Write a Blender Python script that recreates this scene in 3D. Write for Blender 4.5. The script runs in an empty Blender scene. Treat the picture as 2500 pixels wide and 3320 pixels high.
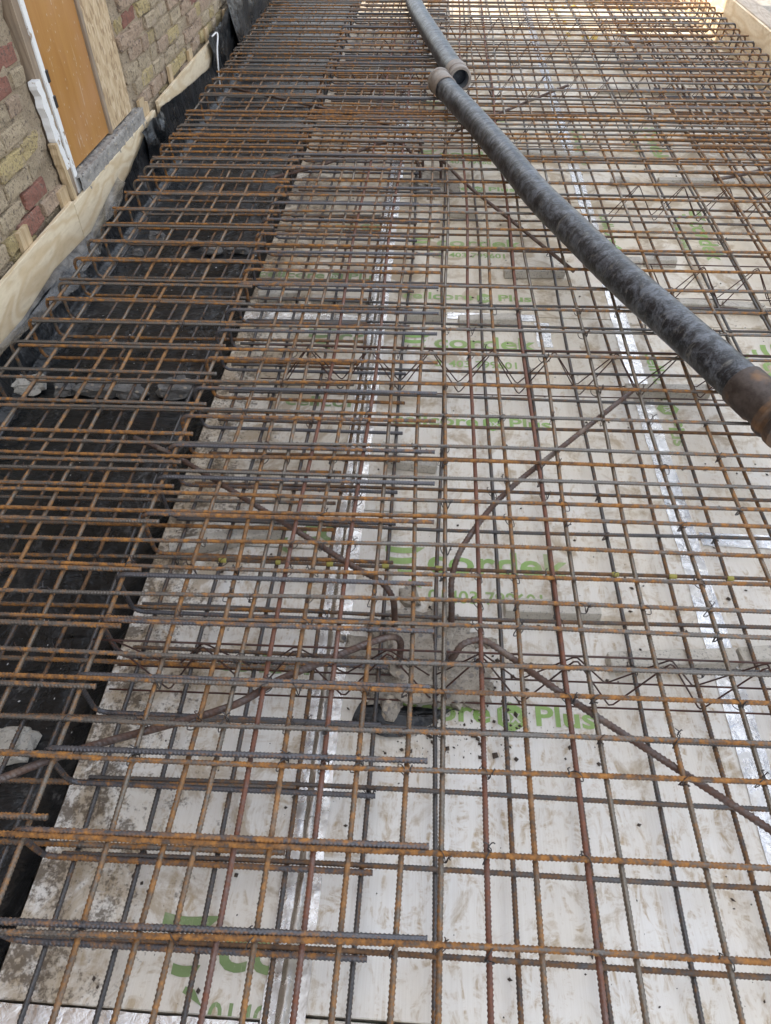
import bpy, bmesh, math, random
import numpy as np
from mathutils import Vector, Matrix, noise
random.seed(7); rng = np.random.default_rng(7)
PI = math.pi
S = bpy.context.scene
COL = S.collection

# ------------------------------------------------------------------ camera
cam_d = bpy.data.cameras.new('camera'); cam = bpy.data.objects.new('camera', cam_d); COL.objects.link(cam)
pitch, yaw, roll, FPX = 0.815363846, -0.0651145206, -0.00253200188, 2284.69
cp, sp = math.cos(pitch), math.sin(pitch)
fw = Vector((math.sin(yaw)*cp, math.cos(yaw)*cp, -sp)); rt = Vector((math.cos(yaw), -math.sin(yaw), 0)); up = rt.cross(fw)
cr, sr = math.cos(roll), math.sin(roll)
R_, U_ = rt*cr + up*sr, -rt*sr + up*cr
m = Matrix((R_, U_, -fw)).transposed().to_4x4(); m.translation = (0, 0, 1.37)
cam.matrix_world = m
cam_d.sensor_fit = 'HORIZONTAL'; cam_d.sensor_width = 36; cam_d.lens = 36*FPX/2500
cam_d.clip_start = 0.02; cam_d.clip_end = 600
S.camera = cam

# ------------------------------------------------------------------ sky, sun, exposure
SUN_EL = math.radians(43); SUN_DIR = Vector((-0.9806*math.cos(SUN_EL), 0.196*math.cos(SUN_EL), math.sin(SUN_EL)))   # towards the sun
w = bpy.data.worlds.new('World'); S.world = w; w.use_nodes = True
nt = w.node_tree; nt.nodes.clear()
sky = nt.nodes.new('ShaderNodeTexSky'); sky.sky_type = 'NISHITA'; sky.sun_disc = False
sky.sun_elevation = SUN_EL; sky.sun_rotation = math.atan2(SUN_DIR.x, SUN_DIR.y); sky.air_density = 1.0; sky.dust_density = 2.5; sky.ozone_density = 0.6
tcw = nt.nodes.new('ShaderNodeTexCoord'); cn = nt.nodes.new('ShaderNodeTexNoise'); cn.inputs['Scale'].default_value = 2.2; cn.inputs['Detail'].default_value = 6
crp = nt.nodes.new('ShaderNodeMapRange'); crp.inputs[1].default_value = 0.42; crp.inputs[2].default_value = 0.66
mxw = nt.nodes.new('ShaderNodeMix'); mxw.data_type = 'RGBA'; mxw.inputs[7].default_value = (10.3, 10.4, 10.5, 1)
bg = nt.nodes.new('ShaderNodeBackground'); bg.inputs[1].default_value = 0.10
ow = nt.nodes.new('ShaderNodeOutputWorld')
nt.links.new(tcw.outputs['Generated'], cn.inputs['Vector']); nt.links.new(cn.outputs[0], crp.inputs[0]); nt.links.new(crp.outputs[0], mxw.inputs[0])
nt.links.new(sky.outputs[0], mxw.inputs[6]); nt.links.new(mxw.outputs[2], bg.inputs[0]); nt.links.new(bg.outputs[0], ow.inputs[0])
sd = bpy.data.lights.new('sun', 'SUN'); sd.energy = 2.6; sd.angle = math.radians(0.55); sd.color = (1, 0.93, 0.82)
so = bpy.data.objects.new('sun', sd); COL.objects.link(so); so.rotation_euler = SUN_DIR.to_track_quat('Z', 'Y').to_euler(); so.location = (-6, 12, 12)
vs = S.view_settings; vs.view_transform = 'Standard'; vs.look = 'None'; vs.gamma = 1; vs.use_curve_mapping = False
vs.exposure = 1.74
S.cycles.max_bounces = 6; S.cycles.diffuse_bounces = 3; S.cycles.glossy_bounces = 3; S.cycles.transparent_max_bounces = 8
S.cycles.use_denoising = True

# ------------------------------------------------------------------ material helpers
class NT:
    def __init__(s, name):
        s.m = bpy.data.materials.new(name); s.m.use_nodes = True; s.t = s.m.node_tree; s.t.nodes.clear()
        s.out = s.n('ShaderNodeOutputMaterial'); s.b = s.n('ShaderNodeBsdfPrincipled'); s.l(s.b.outputs[0], s.out.inputs[0])
        s.tc = s.n('ShaderNodeTexCoord'); s.geo = None
    def n(s, t): return s.t.nodes.new(t)
    def l(s, a, b): s.t.links.new(a, b)
    def put(s, inp, v):
        if hasattr(v, 'is_output'): s.l(v, inp)
        elif isinstance(v, (tuple, list)): inp.default_value = (*v, 1) if len(v) == 3 and inp.type == 'RGBA' else v
        else: inp.default_value = v
    def set(s, **k):
        for a, v in k.items(): s.put(s.b.inputs[a.replace('_', ' ')], v)
        return s
    def pos(s):
        if not s.geo: s.geo = s.n('ShaderNodeNewGeometry')
        return s.geo.outputs['Position']
    def objv(s, spread=60.0):       # object coordinates shifted by a random amount for each object
        oi = s.n('ShaderNodeObjectInfo'); a = s.n('ShaderNodeVectorMath'); a.operation = 'ADD'
        mu = s.n('ShaderNodeMath'); mu.operation = 'MULTIPLY'; mu.inputs[1].default_value = spread; s.l(oi.outputs['Random'], mu.inputs[0])
        s.l(s.tc.outputs['Object'], a.inputs[0]); s.l(mu.outputs[0], a.inputs[1]); s.rnd = oi.outputs['Random']
        return a.outputs[0]
    def mapv(s, v, sc):
        mp = s.n('ShaderNodeMapping'); mp.inputs['Scale'].default_value = sc; s.l(v, mp.inputs[0]); return mp.outputs[0]
    def noise(s, v, scale, detail=5, rough=0.55, dist=0):
        n = s.n('ShaderNodeTexNoise'); s.put(n.inputs['Vector'], v); n.inputs['Scale'].default_value = scale
        n.inputs['Detail'].default_value = detail; n.inputs['Roughness'].default_value = rough; n.inputs['Distortion'].default_value = dist
        return n.outputs[0]
    def vor(s, v, scale, feat='F1', out=0):
        n = s.n('ShaderNodeTexVoronoi'); n.feature = feat; s.put(n.inputs['Vector'], v); n.inputs['Scale'].default_value = scale
        return n.outputs[out]
    def rng(s, v, a, b, c=0.0, d=1.0):
        n = s.n('ShaderNodeMapRange'); s.put(n.inputs[0], v)
        for i, x in enumerate((a, b, c, d)): n.inputs[i+1].default_value = x
        return n.outputs[0]
    def mix(s, f, a, b, blend='MIX'):
        n = s.n('ShaderNodeMix'); n.data_type = 'RGBA'; n.blend_type = blend
        s.put(n.inputs[0], f); s.put(n.inputs[6], a); s.put(n.inputs[7], b); return n.outputs[2]
    def math(s, op, a, b=0.0):
        n = s.n('ShaderNodeMath'); n.operation = op; s.put(n.inputs[0], a); s.put(n.inputs[1], b); return n.outputs[0]
    def bump(s, h, strength=0.3, dist=0.01):
        n = s.n('ShaderNodeBump'); n.inputs['Strength'].default_value = strength; n.inputs['Distance'].default_value = dist
        s.put(n.inputs['Height'], h); s.l(n.outputs[0], s.b.inputs['Normal']); return s
    def sep(s, v):
        n = s.n('ShaderNodeSeparateXYZ'); s.l(v, n.inputs[0]); return n.outputs

def rebar_mat(name, scale_col, rust_hi, rust_lo, bias, spread, metal=0.35, dust=0.25):
    t = NT(name); v = t.objv()
    n1 = t.math('ADD', t.math('MULTIPLY', t.noise(t.mapv(v, (2.2, 75, 75)), 1.0, 3, 0.6), 0.6), t.math('MULTIPLY', t.noise(v, 3.2, 5, 0.65), 0.4)); n2 = t.noise(v, 55, 4, 0.7); n3 = t.noise(v, 260, 2)
    rb = t.math('MULTIPLY', t.math('SUBTRACT', t.rnd, 0.5), spread)
    f = t.math('ADD', t.math('ADD', n1, t.math('MULTIPLY', t.math('SUBTRACT', n2, 0.5), 0.55)), rb)
    rust = t.mix(t.rng(n2, 0.38, 0.66), rust_lo, rust_hi)
    mill = t.mix(t.rng(n3, 0.3, 0.7), scale_col, [c*1.7 for c in scale_col])
    c = t.mix(t.rng(f, bias-0.07, bias+0.09), mill, rust)
    n4 = t.noise(v, 14, 3); c = t.mix(t.rng(n4, 0.56, 0.74, 0, dust), c, (0.27, 0.22, 0.17))
    t.set(Base_Color=c, Metallic=t.rng(f, bias-0.07, bias+0.09, metal, 0.05), Roughness=t.rng(f, bias-0.1, bias+0.1, 0.30, 0.74))
    t.bump(n3, 0.35, 0.0012); return t.m
M = {}
M['bar'] = rebar_mat('rusty_bar', (0.112, 0.104, 0.094), (0.39, 0.172, 0.038), (0.085, 0.044, 0.023), 0.492, 0.18, 0.6, 0.3)
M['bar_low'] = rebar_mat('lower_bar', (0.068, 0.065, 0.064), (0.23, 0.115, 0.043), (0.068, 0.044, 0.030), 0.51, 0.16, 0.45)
M['bar_long'] = rebar_mat('long_bar', (0.122, 0.106, 0.086), (0.34, 0.165, 0.052), (0.105, 0.063, 0.036), 0.49, 0.16, 0.5, 0.45)
M['bar_red'] = rebar_mat('red_bar', (0.1210, 0.0739, 0.0605), (0.1950, 0.0744, 0.0396), (0.1134, 0.0560, 0.0400), 0.38, 0.1, 0.1, 0.12)
M['bar_hook'] = rebar_mat('hook_bar', (0.075, 0.075, 0.082), (0.40, 0.18, 0.046), (0.090, 0.050, 0.029), 0.525, 0.26, 0.5)
M['starter'] = rebar_mat('starter_bar', (0.0840, 0.0660, 0.0600), (0.1232, 0.0672, 0.0448), (0.0780, 0.0480, 0.0384), 0.44, 0.1, 0.05, 0.6)
M['wire'] = rebar_mat('wire', (0.0400, 0.0384, 0.0400), (0.0800, 0.0400, 0.0240), (0.0400, 0.0264, 0.0216), 0.56, 0.3, 0.3, 0.1)
M['chair'] = rebar_mat('chair_wire', (0.0480, 0.0280, 0.0240), (0.0880, 0.0320, 0.0208), (0.0480, 0.0208, 0.0160), 0.42, 0.2, 0.1, 0.05)
M['yellow'] = NT('yellow_plastic').set(Base_Color=(0.36, 0.32, 0.07), Roughness=0.5).m

def board_mat():
    t = NT('board_facing'); p = t.pos(); x, y, z = t.sep(p)
    grain = t.noise(t.mapv(p, (260, 7, 1)), 1.0, 3, 0.6); g2 = t.noise(t.mapv(p, (70, 3, 1)), 1.0, 3)
    cloud = t.noise(p, 2.3, 6, 0.62, 0.4); stain = t.noise(p, 6.5, 7, 0.68, 0.8); spk = t.noise(p, 95, 4, 0.7); smear = t.noise(t.mapv(p, (30, 9, 1)), 1.0, 5, 0.65, 1.5)
    c = t.mix(t.rng(cloud, 0.3, 0.7), (0.85, 0.84, 0.81), (0.77, 0.71, 0.61))
    c = t.mix(t.rng(grain, 0.42, 0.72, 0, 0.18), c, (0.50, 0.44, 0.36))
    sm2 = t.noise(t.mapv(p, (14, 22, 1)), 1.0, 6, 0.7, 2.2); c = t.mix(t.math('MULTIPLY', t.rng(smear, 0.48, 0.64, 0, 1), t.rng(sm2, 0.43, 0.57, 0.0, 0.95)), c, (0.47, 0.36, 0.23))
    edge = t.rng(x, -0.28, -0.68, 0.0, 1.0)                        # the boards beside the trench are dirtier than the others
    far = t.rng(y, 1.0, 3.8, 0.0, 0.09); c = t.mix(t.math('MULTIPLY', t.rng(y, 0.9, 3.5, 0.1, 1.0), t.rng(cloud, 0.25, 0.6, 0.4, 1.0)), c, (0.70, 0.615, 0.47))
    lim = t.math('SUBTRACT', t.math('SUBTRACT', 0.56, t.math('MULTIPLY', edge, 0.11)), far)
    f = t.rng(t.math('SUBTRACT', stain, lim), 0.0, 0.10)
    c = t.mix(t.math('MULTIPLY', f, 0.72), c, (0.40, 0.30, 0.18))
    lim2 = t.math('SUBTRACT', 0.69, t.math('MULTIPLY', edge, 0.185))
    blot = t.noise(p, 16, 6, 0.75)
    f2 = t.rng(t.math('SUBTRACT', t.math('ADD', t.math('MULTIPLY', blot, 0.6), t.math('MULTIPLY', spk, 0.42)), lim2), -0.03, 0.05)
    c = t.mix(t.math('MULTIPLY', f2, 0.85), c, (0.12, 0.09, 0.06))
    t.set(Base_Color=c, Roughness=t.rng(stain, 0.4, 0.65, 0.33, 0.7)); t.bump(t.math('ADD', grain, t.math('MULTIPLY', spk, 0.5)), 0.25, 0.002); return t.m
M['board'] = board_mat()
def print_mat():
    t = NT('green_print'); p = t.pos()
    n = t.noise(p, 75, 5, 0.75); st = t.noise(t.mapv(p, (260, 7, 1)), 1.0, 3, 0.6); big = t.noise(p, 7, 5, 0.65, 0.6)
    c = t.mix(t.rng(big, 0.3, 0.7), (0.27, 0.47, 0.115), (0.34, 0.42, 0.16))
    f = t.math('MAXIMUM', t.rng(n, 0.60, 0.70, 0, 0.75), t.rng(st, 0.60, 0.76, 0, 0.6))
    f = t.math('MAXIMUM', f, t.rng(big, 0.57, 0.75, 0, 0.65))
    x_, y_, z_ = t.sep(p); c = t.mix(t.rng(x_, -0.2, -0.26, 0, 0.75), c, (0.19, 0.26, 0.12)); c = t.mix(f, c, (0.60, 0.555, 0.46)); t.set(Base_Color=c, Roughness=0.5); return t.m
M['print'] = print_mat()
M['print_white'] = NT('unprinted').set(Base_Color=(0.66, 0.63, 0.55), Roughness=0.5).m
def foil_mat(name, dusty):
    t = NT(name); p = t.pos()
    a = t.noise(p, 26, 6, 0.7, 1.6); b = t.vor(p, 34, 'DISTANCE_TO_EDGE'); d = t.noise(p, 7, 6, 0.7)
    c = t.mix(t.rng(d, 0.58-dusty*0.2, 0.82-dusty*0.15), (0.88, 0.87, 0.85), (0.45, 0.40, 0.33))
    t.set(Base_Color=c, Metallic=t.rng(d, 0.5, 0.75, 0.95, 0.3), Roughness=t.rng(d, 0.42, 0.75, 0.16, 0.5)); t.bump(t.math('ADD', a, t.math('MULTIPLY', b, 0.8)), 0.35, 0.010); return t.m
M['foil'] = foil_mat('foil', 0.45); M['foil_dusty'] = foil_mat('dusty_foil', 1.3)
def dpm_mat():
    t = NT('black_polythene'); p = t.pos(); d = t.noise(p, 5, 7, 0.68, 0.8); s = t.noise(p, 60, 5, 0.75); w_ = t.noise(p, 3.2, 4, 0.5, 1.0)
    c = t.mix(t.rng(d, 0.45, 0.75, 0.0, 0.4), (0.005, 0.0065, 0.008), (0.035, 0.036, 0.04))
    pd = t.noise(p, 2.1, 5, 0.6, 0.5); ps = t.noise(t.mapv(p, (22, 9, 22)), 1.0, 6, 0.75, 1.2); c = t.mix(t.math('MULTIPLY', t.rng(pd, 0.50, 0.66), t.rng(ps, 0.50, 0.68, 0, 0.65)), c, (0.26, 0.255, 0.25)); c = t.mix(t.rng(t.math('MULTIPLY', s, t.rng(d, 0.35, 0.7)), 0.38, 0.52, 0, 0.5), c, (0.25, 0.245, 0.235))
    t.set(Base_Color=c, Roughness=t.rng(d, 0.3, 0.7, 0.18, 0.42), Specular_IOR_Level=0.6); t.bump(t.math('ADD', t.math('ADD', w_, t.math('MULTIPLY', d, 0.4)), t.math('MULTIPLY', t.noise(t.mapv(p, (5, 16, 5)), 1.0, 3, 0.5, 1.5), 0.5)), 0.85, 0.035); return t.m
M['dpm'] = dpm_mat()
def clear_mat():
    t = NT('cloudy_polythene'); p = t.pos(); d = t.noise(t.mapv(p, (8, 14, 30)), 1.0, 5, 0.65, 1.0)
    t.set(Base_Color=t.mix(t.rng(d, 0.35, 0.65), (0.025, 0.025, 0.028), (0.30, 0.295, 0.285)), Roughness=0.16, Alpha=t.rng(d, 0.3, 0.7, 0.85, 0.45)); t.bump(d, 0.6, 0.02); return t.m
M['cloudy'] = clear_mat()
def conc_mat(name, a, b, agg=True):
    t = NT(name); v = t.objv(20); n = t.noise(v, 14, 6, 0.7); s = t.noise(v, 130, 4, 0.7)
    c = t.mix(t.rng(n, 0.35, 0.68), a, b)
    if agg:
        vc = t.vor(v, 55, 'F1', 1); vd = t.vor(v, 55, 'F1', 0); x = t.sep(vc)
        c = t.mix(t.math('MULTIPLY', t.rng(vd, 0.42, 0.30), t.rng(x[0], 0.35, 0.45)), c, t.mix(x[1], (0.13, 0.13, 0.14), (0.55, 0.46, 0.34)))
    c = t.mix(t.rng(s, 0.55, 0.66, 0, 0.8), c, [q*0.28 for q in a])
    t.set(Base_Color=c, Roughness=0.9); t.bump(t.math('ADD', n, s), 0.6, 0.006); return t.m
M['conc'] = conc_mat('broken_concrete', (0.47, 0.42, 0.35), (0.25, 0.215, 0.17))
M['rubble'] = conc_mat('dusty_rubble', (0.26, 0.25, 0.235), (0.13, 0.125, 0.12))
M['spacer'] = conc_mat('spacer_concrete', (0.60, 0.565, 0.50), (0.47, 0.43, 0.36), False)
M['sill'] = conc_mat('sill_concrete', (0.37, 0.345, 0.31), (0.22, 0.20, 0.18), True)
def brick_mat(name, a, b):
    t = NT(name); v = t.objv(40); n = t.noise(v, 13, 6, 0.72); s = t.noise(v, 85, 4, 0.7); mo = t.noise(t.pos(), 9, 6, 0.7, 0.7)
    c = t.mix(t.rng(n, 0.35, 0.65), a, b); c = t.mix(t.rng(s, 0.53, 0.62, 0, 0.7), c, (0.16, 0.12, 0.09)); c = t.mix(t.rng(t.noise(v, 38, 5, 0.7), 0.57, 0.63, 0, 0.8), c, (0.13, 0.10, 0.08))
    c = t.mix(t.rng(mo, 0.56, 0.66, 0, 0.75), c, (0.53, 0.42, 0.315))
    t.set(Base_Color=c, Roughness=0.92); t.bump(t.math('ADD', t.math('ADD', n, t.math('MULTIPLY', s, 0.7)), t.noise(v, 34, 5, 0.7)), 1.0, 0.022); return t.m
M['brick_pink'] = brick_mat('pink_brick', (0.54, 0.40, 0.28), (0.46, 0.32, 0.22))
M['brick_red'] = brick_mat('red_brick', (0.38, 0.17, 0.12), (0.32, 0.14, 0.10))
M['brick_yel'] = brick_mat('yellow_brick', (0.60, 0.47, 0.22), (0.52, 0.40, 0.21))
M['brick_tan'] = brick_mat('tan_brick', (0.58, 0.465, 0.31), (0.50, 0.39, 0.26))
def mortar_mat():
    t = NT('lime_mortar'); p = t.pos(); n = t.noise(p, 8, 7, 0.7, 0.5); s = t.noise(p, 120, 4, 0.75)
    c = t.mix(t.rng(n, 0.35, 0.65), (0.62, 0.49, 0.34), (0.48, 0.37, 0.25)); c = t.mix(t.rng(s, 0.53, 0.62, 0, 0.6), c, (0.19, 0.15, 0.115)); c = t.mix(t.rng(t.noise(p, 30, 6, 0.72), 0.58, 0.64, 0, 0.8), c, (0.12, 0.095, 0.075))
    t.set(Base_Color=c, Roughness=0.95); t.bump(t.math('ADD', t.math('ADD', n, s), t.noise(p, 34, 5, 0.7)), 1.0, 0.02); return t.m
M['mortar'] = mortar_mat()
def farbrick_mat():
    t = NT('plain_brickwork'); p = t.pos(); cx = t.n('ShaderNodeCombineXYZ'); x, y, z = t.sep(p); t.l(t.math('ADD', y, x), cx.inputs[0]); t.l(z, cx.inputs[1])
    b = t.n('ShaderNodeTexBrick'); t.l(cx.outputs[0], b.inputs['Vector']); b.inputs['Scale'].default_value = 1
    b.inputs['Brick Width'].default_value = 0.225; b.inputs['Row Height'].default_value = 0.075; b.inputs['Mortar Size'].default_value = 0.008
    b.inputs['Color1'].default_value = (0.40, 0.31, 0.21, 1); b.inputs['Color2'].default_value = (0.34, 0.20, 0.15, 1); b.inputs['Mortar'].default_value = (0.36, 0.33, 0.28, 1)
    t.set(Base_Color=b.outputs[0], Roughness=0.92); t.bump(t.noise(p, 30, 5), 0.5, 0.01); return t.m
M['farbrick'] = farbrick_mat()
def wood_mat(name, a, b, sc, knots=0.5, rough=0.65, dirt=0.0):
    t = NT(name); v = t.objv(13)
    warp = t.noise(t.mapv(v, sc), 1.0, 2, 0.4, 0.9); ring = t.math('SINE', t.math('MULTIPLY', warp, 46.0)); fine = t.noise(t.mapv(v, tuple(k*14 for k in sc)), 1.0, 3)
    c = t.mix(t.rng(ring, -0.5, 1.0, 0, 0.75), a, b); c = t.mix(t.rng(fine, 0.45, 0.7, 0, 0.3), c, [k*0.75 for k in b])
    kv = t.vor(v, 3.1, 'F1'); c = t.mix(t.rng(kv, 0.055, 0.02, 0, knots), c, (0.16, 0.085, 0.04))
    if dirt: c = t.mix(t.rng(t.noise(v, 9, 6, 0.7), 0.45, 0.7, 0, dirt), c, (0.18, 0.15, 0.12))
    t.set(Base_Color=c, Roughness=rough); t.bump(fine, 0.15, 0.002); return t.m
M['ply'] = wood_mat('pale_plywood', (0.72, 0.60, 0.42), (0.58, 0.43, 0.25), (4, 1.5, 6), 0.8)
M['timber'] = wood_mat('weathered_timber', (0.46, 0.39, 0.31), (0.34, 0.275, 0.21), (10, 1.0, 10), 0.3, 0.8, 0.6)
M['jamb'] = wood_mat('old_timber', (0.33, 0.25, 0.175), (0.23, 0.165, 0.11), (8, 8, 1.0), 0.3, 0.8, 0.6)
M['wedge'] = wood_mat('cut_ply', (0.55, 0.42, 0.26), (0.42, 0.29, 0.155), (12, 12, 2), 0.3)
def door_mat():
    t = NT('varnished_door'); v = t.tc.outputs['Object']; g = t.noise(t.mapv(v, (25, 25, 2.0)), 1.0, 4, 0.6, 0.8); n = t.noise(v, 3.5, 5, 0.6)
    c = t.mix(t.rng(g, 0.3, 0.7), (0.45, 0.23, 0.065), (0.38, 0.175, 0.045)); c = t.mix(t.rng(n, 0.45, 0.75, 0, 0.55), c, (0.46, 0.24, 0.12))
    sc = t.noise(t.mapv(v, (40, 60, 6)), 1.0, 2, 0.5, 0.3); c = t.mix(t.rng(sc, 0.70, 0.73, 0, 0.6), c, (0.62, 0.55, 0.45))
    fl = t.vor(t.mapv(v, (60, 60, 22)), 1.0); c = t.mix(t.rng(fl, 0.13, 0.09, 0, 0.8), c, (0.66, 0.6, 0.5))
    t.set(Base_Color=c, Roughness=t.rng(n, 0.3, 0.7, 0.3, 0.5)); return t.m
M['door'] = door_mat()
def osb_mat():
    t = NT('strand_board'); v = t.tc.outputs['Object']
    a = t.vor(t.mapv(v, (60, 60, 20)), 1.0, 'F1', 1); b = t.vor(t.mapv(v, (60, 90, 34)), 1.0, 'F1', 1); x = t.sep(a); y = t.sep(b)
    c = t.mix(x[0], (0.56, 0.42, 0.255), (0.44, 0.31, 0.175)); c = t.mix(t.rng(y[1], 0.7, 0.8, 0, 0.7), c, (0.64, 0.51, 0.34)); c = t.mix(t.rng(y[0], 0.85, 0.9, 0, 0.7), c, (0.26, 0.16, 0.08))
    t.set(Base_Color=c, Roughness=0.75); t.bump(x[0], 0.3, 0.003); return t.m
M['osb'] = osb_mat()
def paint_mat():
    t = NT('flaking_white_paint'); p = t.pos(); n = t.noise(p, 26, 6, 0.7)
    c = t.mix(t.rng(n, 0.58, 0.63), (0.78, 0.77, 0.75), (0.36, 0.27, 0.19)); t.set(Base_Color=c, Roughness=0.6); t.bump(n, 0.5, 0.004); return t.m
M['paint'] = paint_mat()
M['steel'] = NT('hinge_steel').set(Base_Color=(0.05, 0.045, 0.045), Roughness=0.5, Metallic=0.6).m
M['white_pvc'] = NT('white_plastic').set(Base_Color=(0.75, 0.75, 0.74), Roughness=0.4).m
def hose_mat():
    t = NT('scuffed_rubber'); v = t.tc.outputs['UV']; p = t.pos()
    a = t.noise(t.mapv(v, (95, 36, 1)), 1.0, 6, 0.75, 0.8); b = t.noise(p, 9, 5, 0.6); sw = t.noise(t.mapv(v, (48, 5, 1)), 1.0, 5, 0.68, 0.9)
    f = t.math('ADD', t.math('MULTIPLY', a, 0.65), t.math('MULTIPLY', b, 0.45))
    pt = t.noise(t.mapv(v, (26, 8, 1)), 1.0, 8, 0.74, 0.7); c = t.mix(t.rng(t.math('ADD', t.math('MULTIPLY', pt, 0.6), t.math('MULTIPLY', f, 0.42)), 0.50, 0.62), (0.006, 0.008, 0.013), (0.115, 0.13, 0.155)); c = t.mix(t.rng(sw, 0.57, 0.68, 0, 0.5), c, (0.24, 0.235, 0.215))
    t.set(Base_Color=c, Roughness=t.rng(f, 0.45, 0.7, 0.28, 0.55)); t.bump(t.math('ADD', pt, t.math('MULTIPLY', sw, 0.8)), 0.30, 0.008); return t.m
M['hose'] = hose_mat()
def coup_mat(name, a, b):
    t = NT(name); p = t.pos(); n = t.noise(p, 22, 6, 0.7); c = t.mix(t.rng(n, 0.35, 0.65), a, b); c = t.mix(t.rng(t.noise(p, 8, 4), 0.55, 0.7, 0, 0.7), c, (0.30, 0.16, 0.07))
    t.set(Base_Color=c, Roughness=0.6, Metallic=0.4); t.bump(n, 0.4, 0.004); return t.m
M['coup_rust'] = coup_mat('rusty_coupling', (0.11, 0.09, 0.08), (0.045, 0.033, 0.028)); M['coup_grey'] = coup_mat('dusty_coupling', (0.33, 0.29, 0.25), (0.22, 0.19, 0.17))
M['bore'] = NT('steel_bore').set(Base_Color=(0.36, 0.38, 0.41), Roughness=0.35, Metallic=0.5).m
def ground_mat():
    t = NT('gravel_ground'); p = t.pos(); n = t.noise(p, 1.5, 7, 0.65); s = t.vor(p, 38, 'F1', 1); x = t.sep(s)
    c = t.mix(t.rng(n, 0.35, 0.65), (0.30, 0.27, 0.23), (0.21, 0.185, 0.15)); c = t.mix(t.math('MULTIPLY', x[0], 0.6), c, (0.40, 0.38, 0.34))
    t.set(Base_Color=c, Roughness=0.95); t.bump(x[0], 0.5, 0.02); return t.m
M['ground'] = ground_mat()
M['soil'] = NT('dry_soil').set(Base_Color=(0.075, 0.058, 0.045), Roughness=0.95).m
M['flake'] = NT('plaster_flakes').set(Base_Color=(0.55, 0.54, 0.52), Roughness=0.9).m
M['leaf'] = NT('yellow_leaf').set(Base_Color=(0.50, 0.34, 0.05), Roughness=0.6).m
M['leaf_green'] = NT('green_leaf').set(Base_Color=(0.09, 0.17, 0.03), Roughness=0.5).m

# ------------------------------------------------------------------ mesh helpers
def np_mesh(name, V, F):
    V = np.asarray(V, np.float32); me = bpy.data.meshes.new(name)
    if isinstance(F, np.ndarray):
        k = F.shape[1]; me.vertices.add(len(V)); me.vertices.foreach_set('co', V.ravel())
        me.loops.add(F.size); me.loops.foreach_set('vertex_index', F.astype(np.int32).ravel())
        me.polygons.add(len(F)); me.polygons.foreach_set('loop_start', np.arange(0, F.size, k, dtype=np.int32))
        me.update(calc_edges=True)
    else: me.from_pydata([tuple(v) for v in V], [], F); me.update()
    return me
def smooth(me): me.polygons.foreach_set('use_smooth', np.ones(len(me.polygons), bool)); return me
def obj(name, me, mat=None, parent=None, loc=(0, 0, 0), rot=(0, 0, 0)):
    if isinstance(me, bmesh.types.BMesh):
        b = me; me = bpy.data.meshes.new(name); b.to_mesh(me); b.free()
    if mat is not None and not me.materials: me.materials.append(M[mat])
    o = bpy.data.objects.new(name, me); COL.objects.link(o); o.location = loc; o.rotation_euler = rot
    if parent is not None: o.parent = parent
    if mat is not None and me.materials[0] is not M[mat]:
        o.material_slots[0].link = 'OBJECT'; o.material_slots[0].material = M[mat]
    return o
def tag(o, label=None, cat=None, group=None, kind=None):
    for k, v in (('label', label), ('category', cat), ('group', group), ('kind', kind)):
        if v: o[k] = v
    return o
def thing(name, label, cat, loc=(0, 0, 0), rot=(0, 0, 0), group=None):
    o = bpy.data.objects.new(name, None); COL.objects.link(o); o.location = loc; o.rotation_euler = rot; o.empty_display_size = 0.1
    return tag(o, label, cat, group)
def resample(P, step):
    P = np.asarray(P, float); d = np.r_[0, np.cumsum(np.linalg.norm(np.diff(P, axis=0), axis=1))]
    n = max(2, int(round(d[-1]/step))+1); s = np.linspace(0, d[-1], n)
    return np.stack([np.interp(s, d, P[:, i]) for i in range(3)], 1), s
def frames(P):
    T = np.gradient(P, axis=0); T /= np.linalg.norm(T, axis=1)[:, None]
    ref = np.array([0, 0, 1.0]) if abs(T[0, 2]) < 0.9 else np.array([0, 1.0, 0])
    N = np.zeros_like(P); n = ref - T[0]*(ref@T[0]); N[0] = n/np.linalg.norm(n)
    straight = np.abs(T - T[0]).max() < 0.15
    if straight:
        N = ref[None] - T*(T@ref)[:, None]; N /= np.linalg.norm(N, axis=1)[:, None]
    else:
        for i in range(1, len(P)):
            n = N[i-1] - T[i]*(N[i-1]@T[i]); N[i] = n/np.linalg.norm(n)
    return T, N, np.cross(T, N)
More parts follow.
